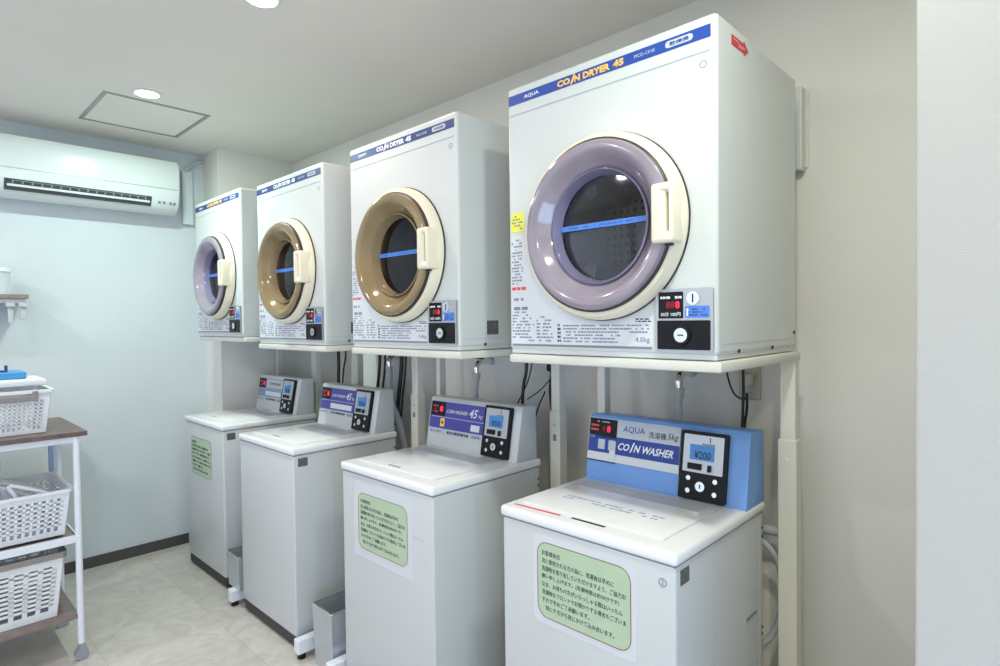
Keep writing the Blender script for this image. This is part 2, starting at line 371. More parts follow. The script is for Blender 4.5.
# ------------------------------------------------------------------ stands
def stand(X, z, posts, runners, label, y0=-0.675):
    """tray spans the dryer; posts are [x0, x1] against the wall; runners [x0, x1] on the floor"""
    t = thing('dryer_stand', label, 'stand', (X, 0, 0), 'white steel dryer stands')
    bm = bmesh.new()
    addbox(bm, (0.002, y0+0.004, z-0.026), (0.644, -0.125, z-0.001), 0.006, 2)
    link('tray', bm, 'stand', t, smooth=True)
    for a, b in posts:
        p = link('post', box((a-X+0.002, -0.165, 1.04), (b-X-0.002, -0.127, z-0.02), 0.003), 'stand', t)
        link('post_sleeve', box((a-X-0.003, -0.170, 0.0), (b-X+0.002, -0.122, 1.045), 0.003), 'stand', p)
        if b < -0.6: link('sticker', box(((a+b)/2-X-0.008, -0.1708, 0.93), ((a+b)/2-X+0.008, -0.1698, 0.955)), 'greyink', p)
        link('bolt', cyl(((a+b)/2-X, -0.171, 0.99), ((a+b)/2-X, -0.167, 0.99), 0.004, 10), 'chrome', p)
    xa = min([p[0] for p in posts]+[r[0] for r in runners])-X; xb = max([p[1] for p in posts]+[r[1] for r in runners])-X
    link('cross_rail', box((xa, -0.165, 0.03), (xb, -0.13, 0.085), 0.003), 'stand', t)
    for a, b in runners:
        r = link('runner', box((a-X, -0.802, 0.024), (b-X, -0.165, 0.083), 0.004), 'cartwhite', t)
        link('foot', cyl(((a+b)/2-X, -0.778, 0), ((a+b)/2-X, -0.778, 0.026), 0.017, 16), 'black', r)
    return t
stand(-1.196, 1.299, [(-0.600, -0.554), (-1.232, -1.196)], [(-0.596, -0.556)], 'ivory steel stand under the nearest dryer, post at its right end')
stand(-2.052, 1.299, [(-1.448, -1.403), (-2.138, -2.108)], [(-2.062, -2.022)], 'ivory steel stand under the second nearest dryer')
stand(-2.895, 1.299, [(-2.325, -2.275), (-2.865, -2.80)], [(-2.318, -2.278), (-3.0, -2.955)], 'white steel stand under the third dryer from the right')
stand(-3.724, 1.327, [(-3.31, -3.255), (-3.78, -3.745)], [], 'white steel stand under the farthest dryer', y0=-0.66)

# ------------------------------------------------------------------ dryers
DRY, WASH = [], []
def dryer(X, Z, label, ring, lip, banner, title, brand, arrow, model='MCD-CK45'):
    Wd, Dp, H = 0.634, 0.53, 0.776
    t = thing('coin_dryer', label, 'dryer', (X, -0.665, Z), 'coin dryers in a row on stands')
    cab = link('cabinet', box((0, 0, 0.012), (Wd, Dp, H), 0.009, 3), 'white', t, smooth=True)
    carve(cab, [cyl((0.332, -0.02, 0.333), (0.332, 0.33, 0.333), 0.155, 64)])
    for p in cab.data.polygons: p.use_smooth = False
    link('base', box((0.004, 0.004, 0), (Wd-0.004, Dp-0.01, 0.014), 0.003), 'white', t)
    F = T(0, 0, 0) @ FRONT
    # banner with its lettering
    b = plate(0.006, 0.725, 0.614, 0.028, 0.0012, 0.001, banner, t, 'banner', F)
    B = F
    text(brand, 0.056, 0.0115, 0.066, 0.7325, B, 'white_ink', b, z=0.0012, bold=0.02)
    text('CO', 0.044, 0.018, 0.187, 0.7295, B, title, b, z=0.0012, bold=0.055)
    link('lettering', prism([(0.231, 0.7265), (0.237, 0.7265), (0.249, 0.7515), (0.243, 0.7515)], 0.0006, 0.0012), title, b, mtx=B)
    text('N DRYER', 0.113, 0.018, 0.244, 0.7295, B, title, b, z=0.0012, bold=0.055)
    text('45', 0.032, 0.018, 0.365, 0.7295, B, title, b, z=0.0012, bold=0.055)
    text(model, 0.056, 0.008, 0.427, 0.735, B, 'paper2', b, z=0.0012)
    pl = plate(0.510, 0.731, 0.069, 0.016, 0.0006, 0.008, 'paper2', b, 'badge', B, z=0.0012)
    text('乾燥機', 0.048, 0.009, 0.521, 0.7345, B, 'band' if ring == 'lilac' else 'greyink', b, z=0.0019, name='badge_lettering')
    link('seam', boxes([((0.006, -0.0008, 0.6935), (0.618, 0.001, 0.6955)), ((0.006, -0.0015, 0.6957), (0.618, 0.001, 0.6967))]), 'paper2', t)
    link('number_badge', lathe_y([(0.0085, 0), (0.0085, -0.0008), (0.0072, -0.0008), (0.0072, 0)], 0.602, 0.668, 24), 'greyink', t)
    # door: cream ring, gasket, smoked ring, lip, glass
    cx, cz = 0.334, 0.333
    door = link('door_ring', lathe_y([(0.237, 0.002), (0.238, -0.014), (0.235, -0.030), (0.228, -0.040), (0.217, -0.043), (0.205, -0.030), (0.205, 0.002)], cx-0.003, cz, 128), 'cream', t, smooth=True)
    link('shadow_gap', lathe_y([(0.2400, 0.001), (0.2400, -0.005), (0.236, -0.005), (0.236, 0.001)], cx-0.003, cz, 96), 'gasket', door)
    link('gasket', lathe_y([(0.2165, -0.030), (0.2185, -0.042), (0.2175, -0.051), (0.212, -0.055), (0.205, -0.050), (0.205, -0.030)], cx-0.001, cz, 128), 'gasket', door, smooth=True)
    bez = link('smoked_ring', lathe_y([(0.213, -0.040), (0.2135, -0.054), (0.209, -0.062), (0.200, -0.066), (0.189, -0.065), (0.178, -0.058), (0.170, -0.048), (0.160, -0.036), (0.150, -0.026), (0.144, -0.022), (0.144, -0.010), (0.19, -0.010), (0.20, -0.035)], cx, cz, 128), ring, t, smooth=True)
    link('inner_lip', lathe_y([(0.1445, -0.024), (0.146, -0.032), (0.142, -0.034), (0.136, -0.018), (0.133, 0.03), (0.140, 0.03), (0.1445, 0.0)], cx, cz, 96), lip, bez, smooth=True)
    link('window_glass', lathe_y([(0.134, 0.0), (0.134, 0.004), (0.07, 0.001), (0.0005, 0.0), (0.0005, -0.004), (0.07, -0.003)], cx, cz, 64), 'glass', door, smooth=True)
    drum = link('drum', lathe_y([(0.151, 0.012), (0.151, 0.30), (0.148, 0.30), (0.148, 0.012)], cx, cz, 64), 'drum', t, smooth=True)
    link('drum_back', lathe_y([(0.149, 0.20), (0.149, 0.205), (0.0005, 0.19), (0.0005, 0.185)], cx, cz, 64), 'perf', drum, smooth=True)
    bm = bmesh.new()
    for k in range(3):
        a = PI/2+0.5+k*2*PI/3
        P = prism([(-0.028, 0), (0.028, 0), (0.012, -0.045), (-0.012, -0.045)], 0.17)
        P.transform(Matrix(((1, 0, 0, 0), (0, 0, 1, 0.03), (0, 1, 0, 0), (0, 0, 0, 1))))
        P.transform(T(cx, 0, cz) @ Matrix.Rotation(-a+PI/2, 4, 'Y') @ T(0, 0, 0.148))
        me = bpy.data.meshes.new('x'); P.to_mesh(me); P.free(); bm.from_mesh(me); bpy.data.meshes.remove(me)
    link('drum_paddle', bm, 'drum', drum)
    # blue tape over the window
    ta = link('tape_strip', prism([(cx-0.133, cz+0.001), (cx+0.132, cz+0.001), (cx+0.132, cz+0.015), (cx-0.133, cz+0.015)], 0.0012), 'tape', t, mtx=T(0, -0.0055, 0) @ FRONT)
    dashes(cx-0.12, cx+0.12, cz+0.004, cz+0.012, 1, 'tape_ink', ta, T(0, -0.0067, 0) @ FRONT, name='tape_lettering', ch=0.008, hfrac=0.7)
    # handle
    hb = box((0.508, -0.074, 0.268), (0.564, -0.020, 0.404), 0.008, 3)
    h = link('handle', hb, 'cream', t, smooth=True)
    carve(h, [box((0.547, -0.10, 0.292), (0.555, -0.055, 0.380), 0.002)])
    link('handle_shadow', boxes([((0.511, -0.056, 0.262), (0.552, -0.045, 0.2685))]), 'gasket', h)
    # control panel
    cp = plate(0.484, 0.020, 0.142, 0.146, 0.008, 0.006, 'silver', t, 'control_panel', F)
    PF = T(0, -0.008, 0) @ FRONT
    ds = plate(0.493, 0.097, 0.062, 0.062, 0.0015, 0.002, 'black', cp, 'display', PF)
    D = T(0, -0.0095, 0) @ FRONT
    text('8', 0.011, 0.017, 0.536, 0.120, D, 'led', ds, name='led_digit', bold=0.03)
    text('88', 0.022, 0.017, 0.512, 0.120, D, 'led_dim', ds, name='led_digit', bold=0.03)
    text('30分 100円', 0.050, 0.010, 0.499, 0.1015, D, 'white_ink', ds, name='price', bold=0.01)
    dashes(0.498, 0.552, 0.142, 0.150, 1, 'white_ink', ds, D, ch=0.005, hfrac=0.7, seed=3)
    sb = plate(0.560, 0.098, 0.058, 0.027, 0.001, 0.003, 'tape', cp, 'blue_label', PF)
    dashes(0.570, 0.615, 0.101, 0.121, 3, 'navy', sb, T(0, -0.009, 0) @ FRONT, ch=0.004, seed=5)
    link('label_arrow', prism([(0.564, 0.102), (0.5675, 0.102), (0.5675, 0.116), (0.5695, 0.116), (0.5658, 0.121), (0.562, 0.116), (0.564, 0.116)], 0.0004), 'white_ink', sb, mtx=T(0, -0.009, 0) @ FRONT)
    cs = link('coin_slot', cyl((0.580, -0.008, 0.143), (0.580, -0.0115, 0.143), 0.0155, 28), 'chrome', cp)
    link('slot', box((0.5785, -0.0122, 0.133), (0.5815, -0.011, 0.153)), 'black', cs)
    lp = plate(0.490, 0.024, 0.130, 0.068, 0.0025, 0.003, 'black', cp, 'lock_plate', PF)
    lk = link('lock', cyl((0.551, -0.0105, 0.058), (0.551, -0.0150, 0.058), 0.0165, 28), 'chrome', lp)
    link('lock_rim', lathe_y([(0.024, -0.0105), (0.023, -0.016), (0.018, -0.016), (0.017, -0.0105)], 0.551, 0.058, 32), 'black', lp)
    link('keyhole', box((0.544, -0.0158, 0.0565), (0.558, -0.0148, 0.0595)), 'black', lk)
    # information label wrapped around the door's lower left
    pts = [(0.008, 0.026), (0.472, 0.026), (0.472, 0.103)]
    for k in range(0, 15):
        a = math.radians(-72-6.9*k*1.05)
        x, z = cx+0.250*math.cos(a), cz+0.250*math.sin(a)
        pts.append((x, z))
    pts = pts[:3]+[(x, z) for x, z in pts[3:] if x < 0.43 and z < 0.35]
    pts += [(0.062, 0.345), (0.008, 0.345)]
    lb = link('information_label', prism(pts, 0.0007), 'paper', t, mtx=F)
    LF = T(0, -0.0007, 0) @ FRONT
    link('rule', prism([(0.012, 0.0225), (0.470, 0.0225), (0.470, 0.0285), (0.012, 0.0285)], 0.0005), 'greyink', lb, mtx=LF)
    dashes(0.012, 0.10, 0.034, 0.125, 10, 'greyink', lb, LF, ch=0.007, fill=0.6, seed=11)
    dashes(0.105, 0.165, 0.034, 0.110, 8, 'greyink', lb, LF, ch=0.009, fill=0.55, seed=12)
    dashes(0.018, 0.072, 0.126, 0.137, 1, 'greyink', lb, LF, ch=0.02, fill=1, seed=13, hfrac=0.8)
    dashes(0.200, 0.400, 0.034, 0.085, 6, 'greyink', lb, LF, ch=0.006, fill=0.85, seed=14)
    dashes(0.400, 0.462, 0.060, 0.085, 3, 'greyink', lb, LF, ch=0.006, fill=0.7, seed=18)
    dashes(0.180, 0.192, 0.034, 0.088, 5, 'ink', lb, LF, ch=0.006, fill=1, seed=15, hfrac=0.6)
    dashes(0.425, 0.468, 0.088, 0.099, 2, 'ink', lb, LF, ch=0.01, fill=1, seed=16, hfrac=0.6)
    text('4.0kg', 0.040, 0.016, 0.424, 0.036, LF, 'greyink', lb, name='capacity')
    dashes(0.012, 0.055, 0.20, 0.335, 15, 'greyink', lb, LF, ch=0.006, fill=0.7, seed=17)
    dashes(0.012, 0.066, 0.183, 0.196, 1, 'red_ink', lb, LF, ch=0.012, fill=1, seed=19, hfrac=0.7)
    dashes(0.018, 0.060, 0.150, 0.166, 1, 'greyink', lb, LF, ch=0.006, fill=0.8, seed=20)
    if ring == 'lilac':
        y = plate(0.010, 0.355, 0.050, 0.056, 0.0008, 0.003, 'yellow', t, 'yellow_sticker', F)
        dashes(0.014, 0.056, 0.36, 0.405, 5, 'greyink', y, T(0, -0.0008, 0) @ FRONT, ch=0.007, fill=0.5, seed=21)
    # side marks
    S = T(Wd, 0, 0) @ SIDE
    if arrow:
        ya, za, w_, h_ = arrow
        ar = link('arrow_sticker', prism([(ya, za+h_*0.18), (ya+w_*0.72, za+h_*0.18), (ya+w_*0.72, za), (ya+w_, za+h_/2), (ya+w_*0.72, za+h_), (ya+w_*0.72, za+h_*0.82), (ya, za+h_*0.82)], 0.001), 'red', t, mtx=S)
        dashes(ya+0.01, ya+w_*0.8, za+h_*0.3, za+h_*0.7, 3, 'paper', ar, T(Wd+0.001, 0, 0) @ SIDE, ch=0.01, fill=0.8, seed=22, hfrac=0.35)
    if X < -1.3:
        plate(0.125, 0.050, 0.055, 0.048, 0.001, 0.001, 'greysticker', t, 'grey_sticker', S)
    link('side_seam', box((Wd-0.001, 0.02, 0.036), (Wd+0.0008, Dp-0.01, 0.038)), 'paper2', t)
    for y, z in ((0.115, 0.014), (0.336, 0.014), (0.507, 0.050)):
        link('screw', cyl((Wd-0.001, y, z+0.004), (Wd+0.0025, y, z+0.004), 0.005, 12), 'gasket', t)
    return t
DRY.append(dryer(-1.196, 1.3, 'white coin dryer with lilac door ring, nearest of the row', 'lilac', 'violet_lip', 'blue', 'orange', 'AQUA', (0.078, 0.722, 0.100, 0.036)))
DRY.append(dryer(-2.052, 1.3, 'white coin dryer with bronze door ring, next to the nearest dryer', 'bronze', 'bronze_lip', 'navy', 'white_ink', 'SANYO', (0.245, 0.548, 0.20, 0.060)))
DRY.append(dryer(-2.895, 1.3, 'white coin dryer with bronze door ring, between bronze-ringed and far lilac-ringed dryers', 'bronze', 'bronze_lip', 'navy', 'white_ink', 'SANYO', (0.32, 0.53, 0.16, 0.060)))
DRY.append(dryer(-3.724, 1.328, 'white coin dryer with lilac door ring, farthest by the corner pillar', 'lilac', 'violet_lip', 'navy', 'orange', 'AQUA', (0.30, 0.60, 0.16, 0.060)))

# ------------------------------------------------------------------ washers
NOTICE = ['お客様各位', '次に使用される方の為に、洗濯後は早めに', '洗濯物を取り出していただけますよう、ご協力お', '願い申し上げます。(洗濯時間は約30分です)', 'なお、お待ちの方がいらっしゃる際はいったん', '洗濯物をフロントでお預かりする場合もございま', 'すので予めご了承願います。', '特に夕方から夜にかけて込み合います。']
def washer(X, Y, label, body, style, notice):
    Wd, Dp, ZB, ZL, ZT = 0.55, 0.542, 0.06, 0.835, 0.867
    t = thing('coin_washer', label, 'washing machine', (X, Y, 0), 'coin washers in a row under the dryers')
    link('cabinet', box((0.006, 0.006, ZB), (Wd-0.006, Dp-0.004, ZL), 0.008, 3), 'washer', t, smooth=True)
    link('top_frame', box((0, 0, ZL+0.001), (Wd, Dp, ZT), 0.010, 3), 'lid', t, smooth=True)
    link('top_seam', box((0.008, 0.008, ZL-0.004), (Wd-0.008, Dp-0.006, ZL+0.003)), 'greyink', t)
    link('plinth', box((0.012, 0.014, 0.012), (Wd-0.012, Dp-0.03, ZB+0.01)), 'dark', t)
    for fx in (0.05, Wd-0.05):
        for fy in (0.05, Dp-0.05): link('foot', cyl((fx, fy, 0), (fx, fy, 0.02), 0.02, 16), 'black', t)
    lid = link('lid', box((0.035, 0.058, ZT-0.002), (0.487, 0.392, ZT+0.005), 0.004, 2), 'lid', t, smooth=True)
    link('lid_shade_grime', prism(rrect(0.40, 0.075, 0.012, 5, 0.06, 0.295), 0.0008, ZT+0.005), 'rubber', lid)  # grey band: shade and grime at the lid's back, put into colour
    if style == 1:
        link('finger_slot', box((0.225, 0.040, ZT-0.001), (0.33, 0.049, ZT+0.0008)), 'black', t)
        link('red_strip', prism([(0.03, 0.030), (0.19, 0.036), (0.19, 0.044), (0.03, 0.036)], 0.0012, ZT), 'red_ink', t)
        dashes(0.10, 0.42, 0.16, 0.20, 2, 'greyblue', lid, T(0, 0, ZT+0.005), ch=0.012, seed=31, hfrac=0.35)
    else:
        link('finger_slot', box((0.205, 0.075, ZT+0.004), (0.275, 0.083, ZT+0.006)), 'greyink', t)
        dashes(0.06, 0.25, 0.10, 0.14, 2, 'paper2', lid, T(0, 0, ZT+0.005), ch=0.012, seed=31, hfrac=0.35)
    # console
    y0, y1, h = (0.405, 0.438, 0.211) if style == 1 else (0.420, 0.456, 0.206)
    if style == 1: pr = [(y0, 0), (y1, h-0.008), (y1+0.008, h), (0.535, h-0.006), (0.538, 0)]
    else: pr = [(y0, 0), (y1, h-0.008), (y1+0.004, h-0.002), (y1+0.012, h), (0.534, h-0.004), (0.538, 0)]
    cw_ = (0.536, 0.012) if style == 1 else (0.530, 0.002)
    bm = prism(pr, cw_[0]); bm.transform(Matrix(((0, 0, 1, cw_[1]), (1, 0, 0, 0), (0, 1, 0, ZT), (0, 0, 0, 1)))); bmesh.ops.recalc_face_normals(bm, faces=bm.faces)
    bmesh.ops.bevel(bm, geom=[e for e in bm.edges if abs(e.verts[0].co.x-e.verts[1].co.x) < 1e-5], offset=0.004, segments=2, profile=0.5, affect='EDGES')
    con = link('console', bm, body, t, smooth=True)
    ang = math.atan2(y1-y0, h-0.008)
    P = T(0, y0-0.001, ZT) @ Matrix.Rotation(-ang, 4, 'X') @ FRONT        # panel plane: x right, y up the slope, z out
    def pp(x, y, w_, h_, m, name, z=0.001, t_=0.0012, r=0.002, par=con): return plate(x, y, w_, h_, t_, r, m, par, name, P, z=z)
    if style == 1:
        pa = pp(0.014, 0.066, 0.330, 0.138, 'paper', 'panel_label')
        led = pp(0.016, 0.141, 0.106, 0.061, 'black', 'display', z=0.0022)
        text('8', 0.014, 0.022, 0.084, 0.159, P, 'led', led, z=0.0035, name='led_digit', bold=0.04)
        text('0', 0.012, 0.018, 0.066, 0.161, P, 'led_dim', led, z=0.0035, name='led_digit', bold=0.04)
        dashes(0.022, 0.052, 0.158, 0.185, 2, 'red_ink', led, P, z=0.0035, ch=0.006, seed=41)
        dashes(0.045, 0.115, 0.188, 0.196, 1, 'paper2', led, P, z=0.0035, ch=0.006, seed=42)
        gr = pp(0.124, 0.149, 0.219, 0.054, 'paper2', 'brand_strip', z=0.0022)
        text('AQUA', 0.078, 0.022, 0.146, 0.165, P, 'band', gr, z=0.0035)
        text('洗濯機', 0.060, 0.020, 0.238, 0.160, P, 'ink', gr, z=0.0035)
        text('5kg', 0.036, 0.024, 0.302, 0.158, P, 'ink', gr, z=0.0035, shear=0.2)
        bl = pp(0.016, 0.092, 0.327, 0.056, 'band', 'blue_strip', z=0.0022)
        text('CO', 0.042, 0.024, 0.131, 0.108, P, 'white_ink', bl, z=0.0035, shear=0.35, bold=0.03)
        link('lettering', prism([(0.174, 0.106), (0.179, 0.106), (0.192, 0.138), (0.187, 0.138)], 0.0006, 0.0035), 'white_ink', bl, mtx=P)
        text('N WASHER', 0.136, 0.024, 0.188, 0.108, P, 'white_ink', bl, z=0.0035, shear=0.35, bold=0.03)
        for k, x in enumerate((0.055, 0.095)):
            pp(x, 0.103, 0.026, 0.032, 'paper2', 'button', z=0.0034, t_=0.002, par=bl)
        pp(0.100, 0.075, 0.022, 0.058, 'paper', 'arrow_mark', z=0.0036, par=bl)
        text('STEP', 0.02, 0.006, 0.02, 0.138, P, 'paper2', bl, z=0.0035)
        pp(0.012, 0.062, 0.112, 0.004, 'ink', 'frame_line', z=0.0022, r=0.001)
    else:
        main = 'purple' if style == 2 else 'greyblue'
        pa = pp(0.012, 0.078, 0.336, 0.112, main, 'panel_label')
        led = pp(0.014, 0.130, 0.090, 0.058, 'black', 'display', z=0.0022)
        text('8', 0.022, 0.026, 0.070, 0.146, P, 'led' , led, z=0.0035, name='led_digit', bold=0.06)
        dashes(0.026, 0.06, 0.140, 0.176, 3, 'red_ink', led, P, z=0.0035, ch=0.006, seed=43)
        link('frame_line', prism([(0.022, 0.124), (0.344, 0.124), (0.344, 0.1265), (0.022, 0.1265)], 0.0006, 0.0022), 'paper2', pa, mtx=P)
        if style == 2:
            text('COIN WASHER', 0.125, 0.014, 0.116, 0.146, P, 'wood2' if False else 'cream', pa, z=0.0022, shear=0.3)
            text('45', 0.052, 0.036, 0.252, 0.138, P, 'paper', pa, z=0.0022, shear=0.3, bold=0.02)
            text('kg', 0.022, 0.018, 0.309, 0.138, P, 'paper', pa, z=0.0022, shear=0.3)
        else:
            st = pp(0.112, 0.134, 0.232, 0.052, 'paper2', 'brand_strip', z=0.0022)
            text('COIN WASHER', 0.15, 0.016, 0.15, 0.152, P, 'ink', st, z=0.0035, shear=0.3)
        wh = pp(0.115 if notice != 2 else 0.27, 0.086, 0.20 if notice != 2 else 0.05, 0.026, 'paper', 'white_strip', z=0.0022)
        if notice == 2: pp(0.082, 0.086, 0.026, 0.034, 'orange', 'start_button', z=0.0022); link('button_mark', prism([(0.09, 0.098), (0.10, 0.096), (0.10, 0.11), (0.09, 0.108)], 0.0006, 0.0036), 'ink', pa, mtx=P)
        lo = pp(0.016, 0.055, 0.330, 0.020, 'paper2', 'lower_label')
        dashes(0.022, 0.09, 0.058, 0.070, 1, 'greyink', lo, P, z=0.0022, ch=0.012, fill=1, seed=44, hfrac=0.6)
        dashes(0.13, 0.26, 0.058, 0.071, 1, 'ink', lo, P, z=0.0022, ch=0.012, fill=1, seed=45, hfrac=0.8)
        dashes(0.28, 0.345, 0.058, 0.071, 1, 'greyink', lo, P, z=0.0022, ch=0.012, fill=1, seed=46, hfrac=0.8)
    # coin mechanism
    cx0 = 0.352
    bk = pp(cx0, 0.004, 0.140, 0.196, 'black', 'coin_box', z=0.0, t_=0.014, r=0.006)
    sv = pp(cx0+0.010, 0.082, 0.120, 0.108, 'silver', 'coin_plate', z=0.0135, t_=0.002, r=0.003, par=bk)
    lc = pp(cx0+0.030, 0.118, 0.074, 0.044, 'lcd', 'lcd_screen', z=0.0152, t_=0.001, r=0.001, par=sv)
    text('¥200', 0.050, 0.022, cx0+0.044, 0.122, P, 'ink', lc, z=0.0163, name='price', bold=0.01)
    pp(cx0+0.088, 0.170, 0.003, 0.016, 'ink', 'coin_slot', z=0.0152, t_=0.0006, r=0.001, par=sv)
    pp(cx0+0.026, 0.090, 0.042, 0.018, 'black', 'coin_return', z=0.0152, t_=0.004, r=0.002, par=sv)
    pp(cx0+0.088, 0.088, 0.008, 0.020, 'black', 'return_lever', z=0.0152, t_=0.008, r=0.003, par=sv)
    pp(cx0+0.066, 0.1625, 0.038, 0.005, 'greyink', 'small_text_plate', z=0.0152, t_=0.0006, r=0.001, par=sv)
    kb = cyl((cx0+0.068, 0.044, 0.0135), (cx0+0.068, 0.044, 0.020), 0.014, 24); lk = link('lock', kb, 'chrome', bk, mtx=P)
    link('keyhole', box((cx0+0.0665, 0.038, 0.0198), (cx0+0.0695, 0.050, 0.0208)), 'black', lk, mtx=P)
    for sx, sy in ((0.030, 0.064), (0.030, 0.028), (0.110, 0.064), (0.110, 0.028)):
        link('screw', cyl((cx0+sx, sy, 0.0135), (cx0+sx, sy, 0.0165), 0.007, 14), 'chrome', bk, mtx=P)
    # notice
    F = T(0, 0.006, 0) @ FRONT
    if notice:
        lx, lz, lw, lh = {1: (0.137, 0.592, 0.292, 0.206), 2: (0.115, 0.566, 0.296, 0.206), 4: (0.088, 0.548, 0.300, 0.212)}[notice]
        if notice == 2: plate(lx-0.03, lz-0.035, lw+0.06, lh+0.07, 0.0005, 0.004, 'film', t, 'laminate', F)
        if notice == 1: plate(lx-0.015, lz-0.018, lw+0.03, lh+0.036, 0.0005, 0.02, 'film', t, 'laminate', F)
        rb = plate(lx, lz, lw, lh, 0.0008, 0.034, 'green', t, 'notice', F, z=0.0004)
        G = T(0, 0.006-0.0012, 0) @ FRONT
        link('notice_border', rings_prism(rrect(lw, lh, 0.034, 5, lx, lz), rrect(lw-0.004, lh-0.004, 0.032, 5, lx+0.002, lz+0.002), 0.0005), 'border_red' if notice == 1 else 'wood2' , rb, mtx=G)
        n = len(NOTICE); rowh = (lh-0.036)/n; maxl = max(len(s) for s in NOTICE)
        for i, s in enumerate(NOTICE):
            xs = lx+0.016+(0.012 if i == n-1 else 0)
            wd = (lw-0.030)*min(1, sum(0.55 if c in '。、()30' else 1 for c in s)/21.3)
            text(s, wd, rowh*0.64, xs, lz+lh-0.018-(i+1)*rowh+rowh*0.15, G, 'ink', rb, name='notice_text', bold=0.0)
    if notice == 1:
        link('badge', lathe_y([(0.010, 0.006), (0.010, 0.0045), (0.0085, 0.0045), (0.0085, 0.006)], 0.512, 0.792, 24), 'greyink', t)
        text('2', 0.006, 0.010, 0.509, 0.787, F, 'greyink', t, name='badge_number')
    elif notice == 2:
        dashes(0.43, 0.50, 0.672, 0.69, 1, 'paper2', t, F, name='faint_mark', ch=0.02, fill=1)
    S = T(Wd-0.006, 0, 0) @ SIDE
    if notice != 2: plate(0.028, 0.785, 0.044, 0.036, 0.0008, 0.001, 'greysticker', t, 'grey_sticker', S)
    rc = plate(0.405, 0.545, 0.085, 0.026, 0.0008, 0.003, 'paper2', t, 'side_grip', S)
    link('grip_recess', prism([(0.410, 0.557), (0.485, 0.557), (0.485, 0.567), (0.410, 0.567)], 0.0006, 0.0008), 'greyink', rc, mtx=S)
    for z in (0.79, 0.765, 0.50, 0.48): link('screw', cyl((Wd-0.007, 0.528, z), (Wd-0.004, 0.528, z), 0.004, 10), 'gasket', t)
    link('side_rib', boxes([((Wd-0.007, 0.200, 0.10), (Wd-0.0053, 0.202, 0.80)), ((Wd-0.007, 0.51, 0.07), (Wd-0.005, 0.512, 0.83))]), 'paper2', t)
    return t
WASH.append(washer(-1.177, -0.738, 'white coin washer with bright blue console, nearest of the row', 'blue_body', 1, 1))
WASH.append(washer(-2.004, -0.759, 'white coin washer with violet console label and green notice, second nearest', 'washer', 2, 2))
WASH.append(washer(-2.896, -0.779, 'white coin washer with no green notice on its front', 'washer', 2, 0))
WASH.append(washer(-3.722, -0.750, 'white coin washer with grey console label and green notice, farthest', 'washer', 3, 4))

# ------------------------------------------------------------------ trash bins between the washers
def bin_(x0, x1, y0, y1, z0, z1, label):
    t = thing('trash_bin', label, 'trash bin', ((x0+x1)/2, (y0+y1)/2, z0), 'narrow bins between washers')
    w_, d_, h_ = x1-x0, y1-y0, z1-z0; tp = 0.008
    o = [(-w_/2, -d_/2), (w_/2, -d_/2), (w_/2, d_/2), (-w_/2, d_/2)]
    def shell(k, z): return [Vector((x*(1-k/w_*2), y*(1-k/d_*2), z)) for x, y in o]
    bm = bmesh.new()
    R_ = [[bm.verts.new(v) for v in shell(a, z)] for a, z in ((tp, 0), (0, h_), (0.003, h_), (tp+0.003, 0.004))]
    for a, b in zip(R_, R_[1:]):
        for i in range(4): bm.faces.new((a[i], a[(i+1) % 4], b[(i+1) % 4], b[i]))
    bm.faces.new(R_[0][::-1]); bm.faces.new(R_[-1])
    bmesh.ops.recalc_face_normals(bm, faces=bm.faces)
    link('bin_body', bm, 'metal_bin', t)
    oo = rrect(w_+0.006, d_+0.006, 0.008, 4, -w_/2-0.003, -d_/2-0.003); ii = rrect(w_-0.006, d_-0.006, 0.004, 4, -w_/2+0.003, -d_/2+0.003)
    link('rim', rings_prism(oo, ii, 0.006, h_-0.002), 'chrome', t)
bin_(-2.222, -2.070, -0.768, -0.45, 0.0, 0.250, 'narrow silver bin between the second and third nearest washers')
bin_(-3.057, -2.912, -0.784, -0.50, 0.084, 0.252, 'narrow silver bin left of the washer without a notice')

# ------------------------------------------------------------------ plumbing and cables behind the washers
def faucet(x, y, z, label):
    t = thing('water_tap', label, 'water tap', (x, y, z), 'water taps behind the washers')
    link('tap_body', tube([(0, -y-0.001, 0.02), (0, -y*0.5, 0.02), (0, 0.02, 0.02), (0, 0, 0.0), (0, 0, -0.03)], 0.013, 12), 'chrome', t, smooth=True)
    link('tap_flange', cyl((0, -y, 0.02), (0, -y-0.008, 0.02), 0.018, 20), 'rubber', t)
    link('tap_handle', boxes([((-0.03, -0.008, 0.036), (0.045, 0.008, 0.050))], 0.003), 'black', t)
    link('connector', cyl((0, 0, -0.028), (0, 0, -0.062), 0.019, 16, 0.016), 'plug', t)
def own(o, parent):
    o.parent = parent; o.matrix_parent_inverse = Matrix.Translation(-parent.location); return o
def hose(parent, pts, r, m='rubber', name='water_hose'): return own(link(name, tube(pts, r, 12), m, smooth='full'), parent)
def cord(parent, pts, r=0.0045): return own(link('power_cord', tube(pts, r, 8), 'cord', smooth='full'), parent)
faucet(-0.945, -0.10, 1.19, 'metal water tap on the wall above the blue console')
hose(WASH[0], [(-0.945, -0.10, 1.132), (-0.94, -0.11, 1.09), (-0.915, -0.14, 1.03), (-0.89, -0.16, 0.92), (-0.88, -0.16, 0.80)], 0.012)
faucet(-1.93, -0.10, 1.19, 'metal water tap under the nearer bronze-ringed dryer')
hose(WASH[1], [(-1.93, -0.10, 1.132), (-1.925, -0.11, 1.07), (-1.90, -0.13, 1.0), (-1.88, -0.14, 0.80)], 0.012)
faucet(-2.60, -0.10, 1.19, 'metal water tap seen behind the washer without a notice')
